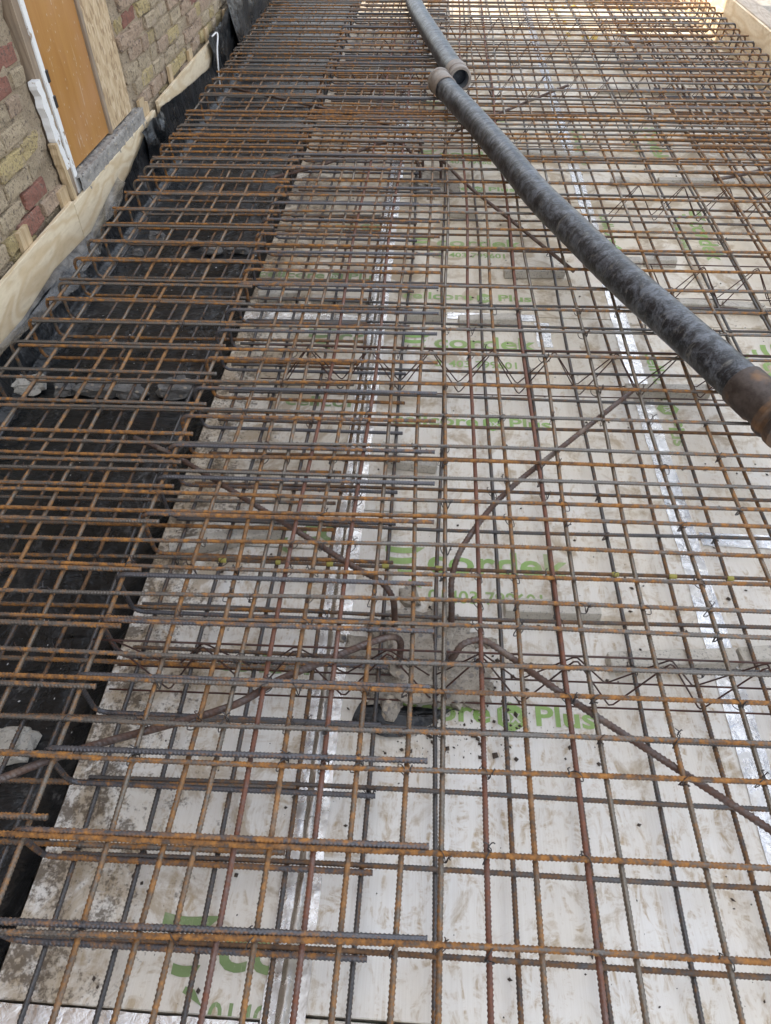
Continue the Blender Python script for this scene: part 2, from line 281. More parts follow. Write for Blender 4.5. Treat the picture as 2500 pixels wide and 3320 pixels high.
def tube(name, P, r, seg=10, step=0.01, rib=0.0, rpitch=0.007, cap=True, radii=None, uv=False):
    P, s = resample(P, step); T, N, B = frames(P)
    th = np.arange(seg)*2*PI/seg; rad = np.full((len(s), seg), r, float)
    if radii is not None: rad *= np.interp(s/s[-1], *radii)[:, None]
    if rib:
        side = (th < PI)
        ph = (s[:, None]/rpitch + np.where(side, th/PI*0.95, -(th-PI)/PI*0.95)[None] + np.where(side, 0, 0.5)[None]) % 1.0
        rad += rib*np.clip(1.45-np.abs(ph-0.5)*5.2, 0, 1)*(np.abs(np.sin(th))**0.5)[None]
        rad += (rib*0.7*(np.abs(np.cos(th)) > 0.97))[None]
    V = P[:, None]+rad[..., None]*(np.cos(th)[None, :, None]*N[:, None]+np.sin(th)[None, :, None]*B[:, None])
    n = len(P); i = np.arange(n-1)[:, None]*seg; j = np.arange(seg)[None]; j2 = (j+1) % seg
    F = np.stack([i+j, i+j2, i+seg+j2, i+seg+j], -1).reshape(-1, 4)
    V = V.reshape(-1, 3)
    if cap:
        V = np.vstack([V, P[:1], P[-1:]]); a, b = n*seg, n*seg+1; k = np.arange(0, seg, 2)
        F = np.vstack([F, np.stack([np.full(len(k), a), (k+2) % seg, (k+1) % seg, k], -1), np.stack([np.full(len(k), b), (n-1)*seg+k, (n-1)*seg+(k+1) % seg, (n-1)*seg+(k+2) % seg], -1)])
    me = np_mesh(name, V, F)
    if not rib: smooth(me)
    if uv:
        ul = me.uv_layers.new(name='uv'); lv = np.empty(len(me.loops), np.int32); me.loops.foreach_get('vertex_index', lv)
        u = np.minimum(lv//seg, n-1); ang = (lv % seg)/seg
        ul.data.foreach_set('uv', np.stack([s[u], np.abs(ang-0.5)], 1).astype(np.float32).ravel())
    return me
def fillet(pts, r, n=8):
    out = [np.array(pts[0], float)]
    for a, b, c in zip(pts, pts[1:], pts[2:]):
        a, b, c = (np.array(q, float) for q in (a, b, c)); u = (a-b)/np.linalg.norm(a-b); v = (c-b)/np.linalg.norm(c-b)
        ang = math.acos(max(-1, min(1, u@v))); d = min(r/math.tan(ang/2), 0.49*min(np.linalg.norm(a-b), np.linalg.norm(c-b)))
        for k in range(n+1):
            t = k/n; out.append((b+u*d)*(1-t)**2+2*b*t*(1-t)+(b+v*d)*t*t)
    out.append(np.array(pts[-1], float)); return np.array(out)
def spline(pts, n=14):
    P = np.array(pts, float); P = np.vstack([2*P[0]-P[1], P, 2*P[-1]-P[-2]]); out = []
    for i in range(1, len(P)-2):
        for k in range(n):
            t = k/n; out.append(0.5*((2*P[i])+(-P[i-1]+P[i+1])*t+(2*P[i-1]-5*P[i]+4*P[i+1]-P[i+2])*t*t+(-P[i-1]+3*P[i]-3*P[i+1]+P[i+2])*t**3))
    out.append(P[-2]); return np.array(out)
def box(x0, x1, y0, y1, z0, z1, bev=0.0, jit=0.0, cuts=0):
    b = bmesh.new(); bmesh.ops.create_cube(b, size=1)
    for v in b.verts: v.co = Vector(((x0+x1)/2+v.co.x*(x1-x0), (y0+y1)/2+v.co.y*(y1-y0), (z0+z1)/2+v.co.z*(z1-z0)))
    if cuts: bmesh.ops.subdivide_edges(b, edges=b.edges[:], cuts=cuts, use_grid_fill=True)
    if bev: bmesh.ops.bevel(b, geom=[e for e in b.edges if len(e.link_faces) == 2 and e.calc_face_angle(0) > 0.5], offset=bev, segments=1, affect='EDGES')
    if jit:
        for v in b.verts: v.co += Vector((random.uniform(-jit, jit), random.uniform(-jit, jit), random.uniform(-jit, jit)))
    return b
def lump(sx, sy, sz, sub=2, seed=0, rough=0.35, flat=0.0, fine=0.0):
    b = bmesh.new(); bmesh.ops.create_icosphere(b, subdivisions=sub, radius=1)
    for v in b.verts:
        n = noise.noise(v.co*1.3+Vector((seed*7.1, seed*3.3, 1))) + 0.5*noise.noise(v.co*3.1+Vector((seed, 4, seed*2)))
        c = Vector([math.copysign(abs(q)**0.6, q) for q in v.co]); c *= 1+rough*n+(fine*(noise.noise(v.co*7+Vector((seed, 1, 2)))+.7*noise.noise(v.co*15)) if fine else 0)
        v.co = Vector((c.x*sx*0.62, c.y*sy*0.62, c.z*sz*0.62))
        if flat and v.co.z < -sz*flat: v.co.z = -sz*flat
    return b
def grid_mesh(name, f, nu, nv, sm=True):
    V = [f(i/nu, j/nv) for i in range(nu+1) for j in range(nv+1)]
    a = np.arange(nu)[:, None]*(nv+1)+np.arange(nv)[None]; F = np.stack([a, a+nv+1, a+nv+2, a+1], -1).reshape(-1, 4)
    me = np_mesh(name, V, F); return smooth(me) if sm else me
def nz(x, y, z=0.0, s=1.0): return noise.noise(Vector((x*s, y*s, z*s)))

# ------------------------------------------------------------------ setting
SK = 0.024                                   # cross bars run slightly skew
BT = -0.222                                  # top face of the insulation boards
FL = -0.272                                  # trench floor
X0, X1, Y0, Y1 = -1.66, 2.47, -1.6, 9.75
gv = []; gf = []
def quad(*p): gf.append(tuple(range(len(gv), len(gv)+4))); gv.extend(p)
zo, zi = 0.03, -0.32
quad((X0, Y0, zi), (X1, Y0, zi), (X1, Y1, zi), (X0, Y1, zi))
for a, b, c, d in ((-150, 150, -150, Y0), (-150, 150, Y1, 150), (-150, X0, Y0, Y1), (X1, 150, Y0, Y1)): quad((a, c, zo), (b, c, zo), (b, d, zo), (a, d, zo))
quad((X1, Y0, zi), (X1, Y0, zo), (X1, Y1, zo), (X1, Y1, zi)); quad((X0, Y1, zi), (X1, Y1, zi), (X1, Y1, zo), (X0, Y1, zo)); quad((X0, Y0, zi), (X0, Y0, zo), (X1, Y0, zo), (X1, Y0, zi))
tag(obj('ground', np_mesh('ground', gv, gf), 'ground'), kind='structure')

# --- brick wall with its individual bricks
WX = -1.62
wall = thing('brick_wall', 'old pink and yellow brick wall with smeared mortar beside the trench', 'wall', (WX, 0, 0))
DY0, DY1 = 3.10, 4.085                        # doorway
obj('wall_body', box(-0.38, -0.045, -9, 7.9, -0.32, 6.3), 'farbrick', wall)
def mort(u, v):
    y = 1.7+u*6.2; z = -0.32+v*1.5
    d = -0.009+0.010*nz(y, z, 1, 9)+0.011*nz(y, z, 5, 23)+0.004*nz(y, z, 9, 55)
    if DY0-0.01 < y < DY1+0.01 and z > 0.06: d -= 0.035
    return (-0.007+d, y, z)
obj('mortar_bed', grid_mesh('mortar_bed', mort, 300, 84), 'mortar', wall)
bm_ = []
for kk in range(7):
    b = box(-0.05, 0.0, -0.1075, 0.1075, -0.0325, 0.0325, 0.006, 0.0, 1)
    for v in b.verts: v.co += Vector((random.uniform(-.004, .002), random.uniform(-.005, .005), random.uniform(-.004, .004)))
    me = bpy.data.meshes.new('brick'); b.to_mesh(me); b.free(); bm_.append(me); me.materials.append(M['brick_pink'])
nb = 0
for r_ in range(-2, 13):
    z = r_*0.075+0.01
    y = 1.95+(0.1125 if r_ % 2 else 0)+random.uniform(-.01, .01)
    while y < 6.9:
        head = random.random() < 0.22; ln = 0.52 if head else 1.0; yc = y+0.1125*ln
        vis = z < 0.98-0.075*(yc-2.2)
        if not (DY0-0.06 < yc < DY1+0.08 and z > 0.03) and vis and nb < 290:
            o = obj('brick', random.choice(bm_), random.choices(['brick_pink', 'brick_tan', 'brick_yel', 'brick_red'], [3.2, 5, 2.6, 0.9])[0], wall, (random.uniform(-.011, .007)+0.001, yc, z), (random.uniform(-.02, .02), random.uniform(-.02, .02), random.uniform(-.03, .03)))
            o.scale = (1, ln*random.uniform(.93, 1.0), random.uniform(.86, 1.02)); nb += 1
        y += 0.225*ln

# --- boarded doorway
dr = thing('boarded_doorway', 'doorway in the brick wall closed with an orange door panel and strand board', 'door', (WX, 3.2, 0.08))
obj('door_panel', box(-0.03, -0.006, 0.012, 0.51, 0.025, 1.95, 0.002), 'door', dr)
obj('edge_strip', box(-0.028, 0.006, 0.512, 0.54, 0.015, 1.95, 0.003), 'jamb', dr)
obj('strand_board', box(-0.03, 0.0, 0.542, 0.86, 0.02, 1.95, 0.002), 'osb', dr)
def plank(y0, z0, y1, z1, wd, x0, x1, nseg=26, wob=0.004, sd=0):
    b = bmesh.new(); rows = []
    for i in range(nseg+1):
        t = i/nseg; y = y0+(y1-y0)*t; z = z0+(z1-z0)*t; e = wd/2
        a = wob*nz(t*9, sd, 3)*2; c = wob*nz(t*9, sd+5, 3)*2
        rows.append([b.verts.new((x0, y-e+a, z)), b.verts.new((x1, y-e+a, z)), b.verts.new((x1, y+e+c, z)), b.verts.new((x0, y+e+c, z))])
    for p, q in zip(rows, rows[1:]):
        for k in range(4): b.faces.new((p[k], p[(k+1) % 4], q[(k+1) % 4], q[k]))
    b.faces.new(rows[0][::-1]); b.faces.new(rows[-1]); return b
obj('door_lining', plank(-0.005, -0.055, -0.005, 1.97, 0.034, -0.03, 0.014, 30, 0.002, 1), 'paint', dr)
obj('door_jamb', plank(-0.05, -0.075, -0.05, 1.97, 0.052, -0.04, 0.008, 30, 0.003, 2), 'jamb', dr)
obj('plaster_edge', plank(-0.07, 0.07, -0.095, 0.42, 0.042, -0.01, 0.022, 26, 0.006, 3), 'paint', dr)
obj('split_batten', plank(-0.085, -0.10, -0.118, 0.19, 0.026, -0.006, 0.026, 14, 0.004, 4), 'wedge', dr)
for kz in (0.30, 0.395): 
    h = obj('hinge', box(0.0, 0.018, 0.006, 0.026, kz-0.012+0, kz+0.034, 0.002), 'steel', dr)
sill = grid_mesh('sill', lambda u, v: ((-0.04+0.075*min(v*2, 1)+0.006*nz(u*30, v*6, 2)), -0.02+u*0.95, (0.012 if v < 0.5 else 0.012-(v-0.5)*2*(0.085+0.02*nz(u*20, 4)))+0.009*nz(u*45, v*9, 8)+0.006*nz(u*110, v*25, 3)), 150, 18)
obj('sill', sill, 'sill', dr)

# --- plywood formwork along the wall, wedges behind it
PX = -1.582
for i, (a, b_, lab) in enumerate(((0.6, 3.045, 'wide pale plywood strip with swirling grain, nearest along the wall base'), (3.05, 4.30, 'pale plywood strip under the doorway sill, half under polythene'), (4.38, 5.78, 'far thin plywood strip below the timber wedges by the brick wall'))):
    b = box(-0.018, 0, 0, b_-a, 0, 0.33, 0.001); zt = (0.045, 0.03, 0.05)[i]
    tag(obj('plywood_strip', b, 'ply', None, (PX, a, zt-0.33)), lab, 'plywood')
wl = [(2.62, .085, .10, 'nearest upright ply wedge between plywood strip and brick wall'), (3.03, .085, .09, 'ply wedge standing at the foot of the door jamb'), (3.60, .16, .045, 'flat ply offcut lying under the concrete door sill'),
      (4.18, .07, .105, 'ply wedge just beyond the strand board, beside a second offcut'), (4.235, .05, .07, 'shorter ply wedge leaning against its taller neighbour past the doorway'), (4.76, .06, .115, 'thin upright wedge midway along the far plywood strip'), (5.22, .085, .09, 'wide pale wedge near the far end of the plywood strip'), (5.68, .06, .11, 'dark edged wedge where the black polythene begins'), (6.25, .05, .10, 'farthest small wedge poking above the black polythene')]
for y, wd, h, lab in wl:
    b = box(-0.008, 0.008, -wd/2, wd/2, -0.13, h-0.045, 0.001, 0.002)
    tag(obj('timber_wedge', b, 'wedge', None, (PX-0.018-0.010, y, 0.06), (0, 0.02, random.uniform(-.05, .05))), lab, 'wedge', 'wedges behind the plywood formwork')

# --- trench membrane
def memb(u, v):
    y = -1.2+u*10.8; s = v
    r = nz(y, 3, 1, 1.7)*0.02+nz(y, 8, 2, 5)*0.010
    if s < 0.16:    # up the plywood
        t = s/0.16; zt = np.interp(y, [0, 2.1, 2.55, 3.0, 3.25, 3.6, 4.0, 4.4, 4.8, 5.5, 5.75, 6.1, 6.6, 7.2, 9], [-.1, -.13, -.12, -.16, -.14, -.10, -.01, .02, -.02, -.07, .06, .13, .16, .19, .2])
        zz = zt+(FL+0.02-zt)*t; return (PX+0.006+0.010*(1+nz(y*3, zz*6, 1))+0.03*t*t, y, zz+0.008*nz(y*12, 2))
    if s < 0.24:
        t = (s-0.16)/0.08; return (PX+0.045+0.05*t, y, FL+0.02-0.02*t+0.004*nz(y*5, t))
    if s < 0.92:
        t = (s-0.24)/0.68; x = PX+0.095+t*(-0.835-(PX+0.095))
        return (x, y, FL+0.006*nz(x, y, 2, 4)+0.004*abs(nz(x*2, y*5, 7, 2))+0.003*nz(x, y, 3, 16))
    t = (s-0.92)/0.08; x = -0.835+t*0.068
    return (x+0.006*nz(y*14, t*2), y, FL+(BT-0.006-FL)*t**1.3+0.005*nz(y*22, t*3, 4))
tag(obj('damp_proof_membrane', grid_mesh('membrane', memb, 460, 80), 'dpm'), 'black polythene membrane lining the trench floor and foot of the wall', 'membrane')
fl_s = [(2.027, -.118), (2.153, -.109), (2.355, -.12), (2.696, -.094), (3.119, -.124), (3.362, -.082), (3.568, -.05)]
fl_e = [(2.0, -.058), (2.19, -.088), (2.30, -.104), (2.42, -.132), (2.61, -.159), (2.80, -.19), (2.79, -.15), (2.93, -.16), (2.99, -.165), (3.04, -.132), (3.13, -.084), (3.30, -.102), (3.46, -.035)]
def along(P, t):
    P = np.array(P); d = np.linspace(0, 1, len(P)); return np.interp(t, d, P[:, 0]), np.interp(t, d, P[:, 1])
def flap(u, v):
    a = along(fl_s, u); b = along(fl_e, u); x = -1.577+0.077*v**1.3
    return (x+0.008*nz(u*30, v*2, 3)*v, a[0]+(b[0]-a[0])*v, a[1]+(b[1]-a[1])*v+0.010*v*nz(u*26, 4)-0.02*v*(1-v))
tag(obj('polythene_flap', grid_mesh('flap', flap, 110, 14), 'cloudy'), 'cloudy torn polythene flap hanging off the plywood over the bar ends', 'polythene')
def fold(y0, y1, zt, zb, out, sd):
    return grid_mesh('fold', lambda u, v: (PX+0.012+out*(0.3+0.7*math.sin(v*PI*0.9))*(0.6+0.7*nz(u*4, v*2, sd)+0.3*math.sin(u*9+sd)), y0+(y1-y0)*u+0.03*nz(v*4, sd), zt+(zb-zt)*v+0.02*nz(u*6, sd, 2)), 24, 18)
for y0, y1, zt, zb, o_, lab in ((3.98, 4.32, .02, -.20, .05, 'crumpled black polythene fold beyond the doorway'), (5.55, 5.95, .10, -.22, .05, 'black polythene fold at the end of the far plywood strip'), (6.2, 7.5, .20, -.24, .06, 'farthest tall sheet of black polythene against the wall')):
    tag(obj('polythene_fold', fold(y0, y1, zt, zb, o_, y0*3), 'dpm'), lab, 'polythene')
tag(obj('white_cable', tube('cable', spline([(-1.55, 5.60, .09), (-1.53, 5.66, .10), (-1.515, 5.62, .085), (-1.51, 5.54, .03), (-1.51, 5.50, -.06), (-1.515, 5.49, -.2)]), 0.0055, 8, 0.01), 'white_pvc'), 'white plastic cable curling down the black polythene', 'cable')

# --- insulation boards and printing
def text_mesh(body, x, y, w_, h_, rot=0.0, bold=0.02):
    cu = bpy.data.curves.new('t', 'FONT'); cu.body = body; cu.offset = bold; cu.resolution_u = 3
    o = bpy.data.objects.new('t', cu); COL.objects.link(o); bpy.context.view_layer.update()
    me = bpy.data.meshes.new_from_object(o.evaluated_get(bpy.context.evaluated_depsgraph_get())); bpy.data.objects.remove(o); bpy.data.curves.remove(cu)
    co = np.empty(len(me.vertices)*3, np.float32); me.vertices.foreach_get('co', co); co = co.reshape(-1, 3)
    mn, mx = co.min(0), co.max(0); base = 0.0
    co[:, 0] = (co[:, 0]-mn[0])/(mx[0]-mn[0])*w_; co[:, 1] = co[:, 1]/(mx[1])*h_; co[:, 2] = 0
    return place2d(me, co, x, y, rot)
def place2d(me, co, x, y, rot):
    c, s = math.cos(rot), math.sin(rot); q = co.copy(); q[:, 0] = x+co[:, 0]*c-co[:, 1]*s; q[:, 1] = y+co[:, 0]*s+co[:, 1]*c
    me.vertices.foreach_set('co', q.ravel()); me.update(); return me
def logo_mesh(x, y, rot):
    V = []; F = []
    def band(x0, x1, yb, yt, tip, curve):
        n = 10; b0 = len(V)
        for i in range(n+1):
            t = i/n; c = -curve*math.sin(t*PI); V.append((x0+(x1-x0)*t, yb+c+0.0*t, 0)); V.append((x0+(x1-x0)*t+(tip if i == n else 0), yt+c*0.9, 0))
        for i in range(n): F.append((b0+2*i, b0+2*i+2, b0+2*i+3, b0+2*i+1))
    band(0, 0.095, 0.075, 0.096, 0.022, 0.006); band(0.004, 0.083, 0.034, 0.056, 0.012, 0.006); band(0.04, 0.086, -0.008, 0.010, 0.008, 0.004)
    b0 = len(V); V.extend([(0.07, -0.036, 0), (0.112, -0.056, 0), (0.092, -0.030, 0), (0.074, -0.026, 0)]); F.append((b0, b0+1, b0+2, b0+3))
    me = np_mesh('logo', V, F); return place2d(me, np.array(V, np.float32), x, y, rot)
def hex_mesh(x, y, rot, r=0.04):
    V = [(0.036+r*math.sin(k*PI/3)*0.95, 0.026+r*math.cos(k*PI/3), 0) for k in range(6)]
    me = np_mesh('hexagon', V, [tuple(range(6))[::-1]]); return place2d(me, np.array(V, np.float32), x, y, rot)
def clip(me, lim):
    b = bmesh.new(); b.from_mesh(me)
    for co, no in lim:
        bmesh.ops.bisect_plane(b, geom=b.verts[:]+b.edges[:]+b.faces[:], plane_co=co, plane_no=no, clear_outer=True)
    b.to_mesh(me); b.free(); return me
def lettering(board, kind, x, y, rot=0.0, lim=()):
    c, s = math.cos(rot), math.sin(rot); at = lambda a, b: (x+a*c-b*s, y+a*s+b*c)
    parts = []
    if kind == 'cordek': parts = [text_mesh('cordek', x, y, 0.41, 0.086, rot, 0.022), logo_mesh(*at(-0.125, -0.005), rot)]
    if kind == 'phone': parts = [text_mesh('01403 799601', x, y, 0.318, 0.043, rot, 0.015)]
    if kind == 'cell':
        parts = [text_mesh('cellcore', x, y, 0.304, 0.056, rot, 0.022), hex_mesh(*at(0.318, -0.008), rot), text_mesh('Plus', *at(0.414, 0), 0.143, 0.052, rot, 0.022), text_mesh('hx', *at(0.332, 0.004), 0.045, 0.036, rot, 0.012)]
    for i, me in enumerate(parts):
        if lim: clip(me, lim)
        if len(me.polygons) == 0: continue
        o = obj('printed_lettering', me, 'print_white' if (kind == 'cell' and i == 3) else 'print', board, (-board.location.x, -board.location.y, BT+0.0012+(0.0006 if i == 3 else 0)-board.location.z))
boards = {}
def mkboard(key, x0, x1, y0, y1, lab, rotz=0.0):
    b = box(x0, x1, y0, y1, -0.045, 0, 0.002); cx, cy = (x0+x1)/2, (y0+y1)/2
    for v in b.verts: v.co.x -= cx; v.co.y -= cy
    boards[key] = tag(obj('insulation_board', b, 'board', None, (cx, cy, BT)), lab, 'insulation board', 'insulation boards under the steel')
LY = [-1.5, -0.9, 0.192, 1.335, 2.575, 3.70, 4.83, 5.96, 7.1, 8.3, 9.6]
MY = [-1.5, -0.95, 0.205, 1.50, 2.655, 3.80, 4.90, 5.69, 6.8, 7.95, 9.6]
RY = [-1.5, -0.9, 0.25, 1.442, 2.62, 3.85, 5.05, 6.2, 7.4, 8.5, 9.6]
ordn = ['first', 'second', 'third', 'fourth', 'fifth', 'sixth', 'seventh', 'eighth', 'ninth', 'tenth', 'eleventh', 'twelfth', 'thirteenth', 'fourteenth', 'fifteenth']
for i in range(10):
    q = 'board partly out of view at the near end' if i < 2 else ordn[i-2]+' from the camera'
    mkboard(('L', i), -0.762, -0.203, LY[i]+.003, LY[i+1]-.003, f'soiled white insulation board along the trench, {q}' if i != 1 else 'soiled white board at the near end of the trench edge, below the foil joint')
    mkboard(('M', i), -0.172, 0.803, MY[i]+.003, MY[i+1]-.003, f'white printed insulation board in the middle row, {q}' if i != 1 else 'white middle board at the very near end, below the joint')
    mkboard(('R', i), 0.809, 1.98, RY[i]+.003, RY[i+1]-.003, f'cream insulation board in the right row, {q}' if i != 1 else 'cream right board at the very near end of the row')
    mkboard(('Q', i), 1.986, 2.296, RY[i]+.003, RY[i+1]-.003, f'narrow cream board strip against the right formwork, {q}' if i != 1 else 'narrow cream strip at the very near end by the right formwork')
for b in [boards[(c, 0)] for c in 'LMRQ']: b['label'] = 'white insulation board lying behind the camera end of the slab'
for i, yc in ((2, 1.268), (3, 2.405), (4, 3.265), (5, 4.40), (6, 5.30)):
    lettering(boards[('M', i)], 'cordek', 0.037, yc); lettering(boards[('M', i)], 'phone', 0.041, yc-0.105 if i != 3 else yc-.127)
for i, yc in ((2, 0.812), (3, 1.925), (4, 2.775), (5, 3.92), (6, 5.0)): lettering(boards[('M', i)], 'cell', -0.103, yc)
lx = [((-0.212, 0, 0), (1, 0, 0))]
lettering(boards[('L', 2)], 'cordek', -0.347, 0.268, 0, lx); lettering(boards[('L', 2)], 'phone', -0.347, 0.174, 0, lx+[((0, 0.196, 0), (0, -1, 0))]); lettering(boards[('L', 2)], 'cell', -0.495, 0.915, 0, lx)
for i, yc in ((3, 1.368), (4, 2.415-.0)): pass
lettering(boards[('L', 3)], 'cordek', -0.350, 1.368, 0, lx); lettering(boards[('L', 3)], 'cell', -0.495, 2.007, 0, lx); lettering(boards[('L', 3)], 'cordek', -0.350, 2.420, 0, lx)
lettering(boards[('L', 4)], 'cell', -0.77, 2.925, 0, lx+[((-0.76, 0, 0), (-1, 0, 0))]); lettering(boards[('L', 4)], 'cordek', -0.350, 3.42, 0, lx)
for i, ys in ((3, 2.40), (4, 3.625), (5, 4.85)):
    lettering(boards[('R', i)], 'cordek', 1.305, ys-0.02, -PI/2); lettering(boards[('R', i)], 'phone', 1.21, ys-0.03, -PI/2); lettering(boards[('R', i)], 'cell', 0.865, ys+0.02, -PI/2)

# --- foil tape on the joints
def tape(x0, x1, y0, y1, lab, mat='foil', ridge=0.0, rx=0.0, n=None):
    L_ = max(x1-x0, y1-y0); nl = int(L_/0.012); along_y = (y1-y0) >= (x1-x0)
    def f(u, v):
        a, c = (v, u) if along_y else (u, v); x = x0+(x1-x0)*a; y = y0+(y1-y0)*c
        e = 0.003*nz(x, y, 2, 20)
        z = BT+0.0022+0.0014*abs(nz(x, y, 4, 42))+0.001*abs(nz(x, y, 9, 90))
        if ridge: z += ridge*math.exp(-((x-rx-0.006*nz(y, 1, 1, 5))/0.010)**2)*(0.8+0.4*nz(y, 5, 5, 8))
        return (x+(e if along_y else 0), y+(0 if along_y else e), z)
    return tag(obj('foil_tape', grid_mesh('tape', f, nl, 12) if along_y else grid_mesh('tape', f, nl, 10), mat), lab, 'tape', 'foil tapes over the board joints')
seam = tape(-0.247, -0.164, -1.4, 9.5, 'long crinkled foil tape over the joint nearest the black trench', 'foil')
def sfold(u, v):
    y = -1.4+10.9*u; a = (v-.5)*2; wd = .013+.004*nz(y, 2, 2, 4)
    return (-.205+.007*nz(y, 4, 1, 2.3)+a*wd+.002*nz(y, a, 1, 30), y, BT+.0035+.011*max(0, 1-a*a)*(1+.4*nz(y, a, 6, 14))+.001)
obj('seam_fold', grid_mesh('seam', sfold, 900, 8), 'foil_dusty', seam)
tape(0.772, 0.840, -1.4, 2.735, 'smooth silver foil tape between middle and right boards, near half', 'foil')
tape(0.778, 0.842, 2.739, 9.5, 'silver foil tape between middle and right boards, far half', 'foil')
tape(-0.762, -0.25, 0.095, 0.19, 'short silver foil tape across the near left corner', 'foil')
tape(-0.16, 0.75, 0.10, 0.185, 'silver foil tape across the bottom edge of the middle boards', 'foil')
tape(-0.762, -0.25, 2.52, 2.625, 'dirty foil tape crossing the trench side boards midway', 'foil')
tape(0.09, 0.46, 2.618, 2.668, 'torn foil strip lying mid-slab behind pale spacers', 'foil')
tape(0.45, 0.51, 2.43, 2.608, 'loose crumpled foil end hanging toward the camera', 'foil')
tape(0.85, 1.9, 1.415, 1.468, 'foil tape crossing the right boards below the hose', 'foil')
tape(0.21, 0.74, 5.66, 5.735, 'far foil strip crossing the middle boards by the hose joint', 'foil')
tape(0.856, 1.6, 5.66, 5.735, 'far foil strip crossing the right boards', 'foil')

# --- right formwork
fwk = thing('timber_formwork', 'sun bleached timber formwork wall along the right edge of the slab', 'formwork', (2.32, 0, 0))
obj('face_board', box(0, 0.02, -1.5, 4.3, -0.30, 0.082, 0.002), 'ply', fwk); obj('face_board', box(0, 0.02, 4.305, 9.7, -0.30, 0.080, 0.002), 'ply', fwk)
obj('top_beam', box(0.022, 0.16, -1.5, 5.9, -0.02, 0.088, 0.004), 'timber', fwk); obj('top_beam', box(0.022, 0.16, 5.91, 9.7, -0.02, 0.086, 0.004), 'timber', fwk)
for k in range(9): obj('stake', box(0.165, 0.21, -0.6+k*1.2, -0.55+k*1.2, -0.28, 0.06, 0.003), 'timber', fwk)
fe = thing('end_formwork', 'timber formwork board closing the far end of the slab', 'formwork', (0, 9.66, 0))
obj('face_board', box(-1.58, 2.31, 0, 0.02, -0.30, 0.08, 0.002), 'ply', fe); obj('top_beam', box(-1.58, 2.31, 0.022, 0.09, -0.05, 0.085, 0.004), 'timber', fe)

# ------------------------------------------------------------------ reinforcement
STEP = 0.00175
def straight(L, amp, sd, r=0.0048, rib=0.0015, step=STEP):
    xs = np.linspace(0, L, 80); y = amp*np.sin(xs*(1.7+0.3*sd)+sd*2)+0.5*amp*np.sin(xs*4.1+sd); zz = 0.4*amp*np.sin(xs*2.6+sd*5)
    return tube('bar', np.stack([xs, y, zz], 1), r, 10, step, rib, 0.0077)
mat_top = thing('top_rebar_mat', 'upper mat of rusty ribbed reinforcing bars tied in a square grid', 'rebar mat')
mat_bot = thing('bottom_rebar_mat', 'lower mat of dark ribbed reinforcing bars just above the white boards', 'rebar mat')
T_Y = [0.12, .284, .436, .595, .674, .765, .836, .934, 1.003, 1.087, 1.173, 1.275, 1.338, 1.425, 1.496, 1.553, 1.705, 1.856, 2.034, 2.186, 2.33, 2.486, 2.64, 2.80, 2.97, 3.13, 3.30, 3.47, 3.63, 3.73, 3.80, 3.90, 3.985, 4.06, 4.12, 4.20, 4.27, 4.36, 4.42, 4.57, 4.70, 4.87, 5.02, 5.18, 5.34, 5.50, 5.68, 5.83, 6.0, 6.17, 6.35, 6.51, 6.68, 6.86, 7.04, 7.20] + [7.36+.16*k for k in range(13)]
MAIN = [y for y in T_Y if y not in (.674, .836, 1.003, 1.173, 1.338, 1.496, 3.73, 3.90, 4.06, 4.20, 4.36)]
TL = 3.66; tv = [straight(TL, 0.0036, k) for k in range(3)]
for y in T_Y:
    xs = -1.415+random.uniform(-.02, .02); ext = y in (.674, .836, 1.003, 1.173, 1.338, 1.496)
    obj('transverse_bar', random.choice(tv), 'bar', mat_top, (xs, y+(xs-0.12)*SK, random.uniform(0, .0015)), (random.uniform(-.5, .5), 0, SK+random.uniform(-.0016, .0016)))
LT = [-1.39, -1.27, -1.107, -1.0, -.88, -.713, -.551, -.4467, -.384, -.3123, -.248, -.165, -.098, -.006, .0735, .157, .2476, .34, .40, .553, .699, .8655, 1.0438, 1.228, 1.39, 1.4775, 1.545, 1.62, 1.70, 1.80, 1.866, 1.965, 2.06, 2.14, 2.215]
lv = [straight(10.4, 0.0055, k+3, step=0.002) for k in range(3)]
for x in LT:
    red = x in (-.3123, .157, .34, -.165)
    drift = 0.003 if 0.8 < x < 1.3 else 0
    obj('longitudinal_bar', random.choice(lv), 'bar_red' if red else 'bar_long', mat_top, (x, -1.2, -0.0116), (random.uniform(-.4, .4), 0, PI/2-drift+random.uniform(-.0006, .0006)))
BZ = -0.165; SKB = 0.016
U_Y = [.2664, .4195, .580, .748, .9105, 1.036, 1.2464, 1.3837, 1.5187, 1.6524, 1.7946, 1.96, 2.1312, 2.2692, 2.4519, 2.5676, 2.7154, 2.8745, 3.0172, 3.185, 3.3656, 3.598, 3.773, 3.97, 4.125, 4.302, 4.437, 4.66, 4.887, 5.007, 5.196, 5.377, 5.535, 5.681, 5.83, 5.99, 6.177, 6.328, 6.555, 6.746, 6.90, 7.024, 7.2, 7.36, 7.52, 7.7]
def clear_of(y, x, L, gap=0.0124, sign=0):
    for _ in range(4):
        best = min(L, key=lambda t: abs(t+(x-0.12)*SK-y)); d = y-(best+(x-0.12)*SK)
        if abs(d) >= gap-1e-4: return y
        sg = sign or (1 if d >= 0 else -1); y = best+(x-0.12)*SK+sg*gap
    return y
U_Y = [clear_of(y, -.73, T_Y) for y in U_Y]
B_Y0 = [.13, .286, .442, .609, .765, .943, 1.076, 1.238, 1.39, 1.53, 1.687, 1.854, 2.013, 2.172, 2.314, 2.485, 2.643]
B_Y0 += [2.80+.158*k for k in range(42)]
B_Y = []
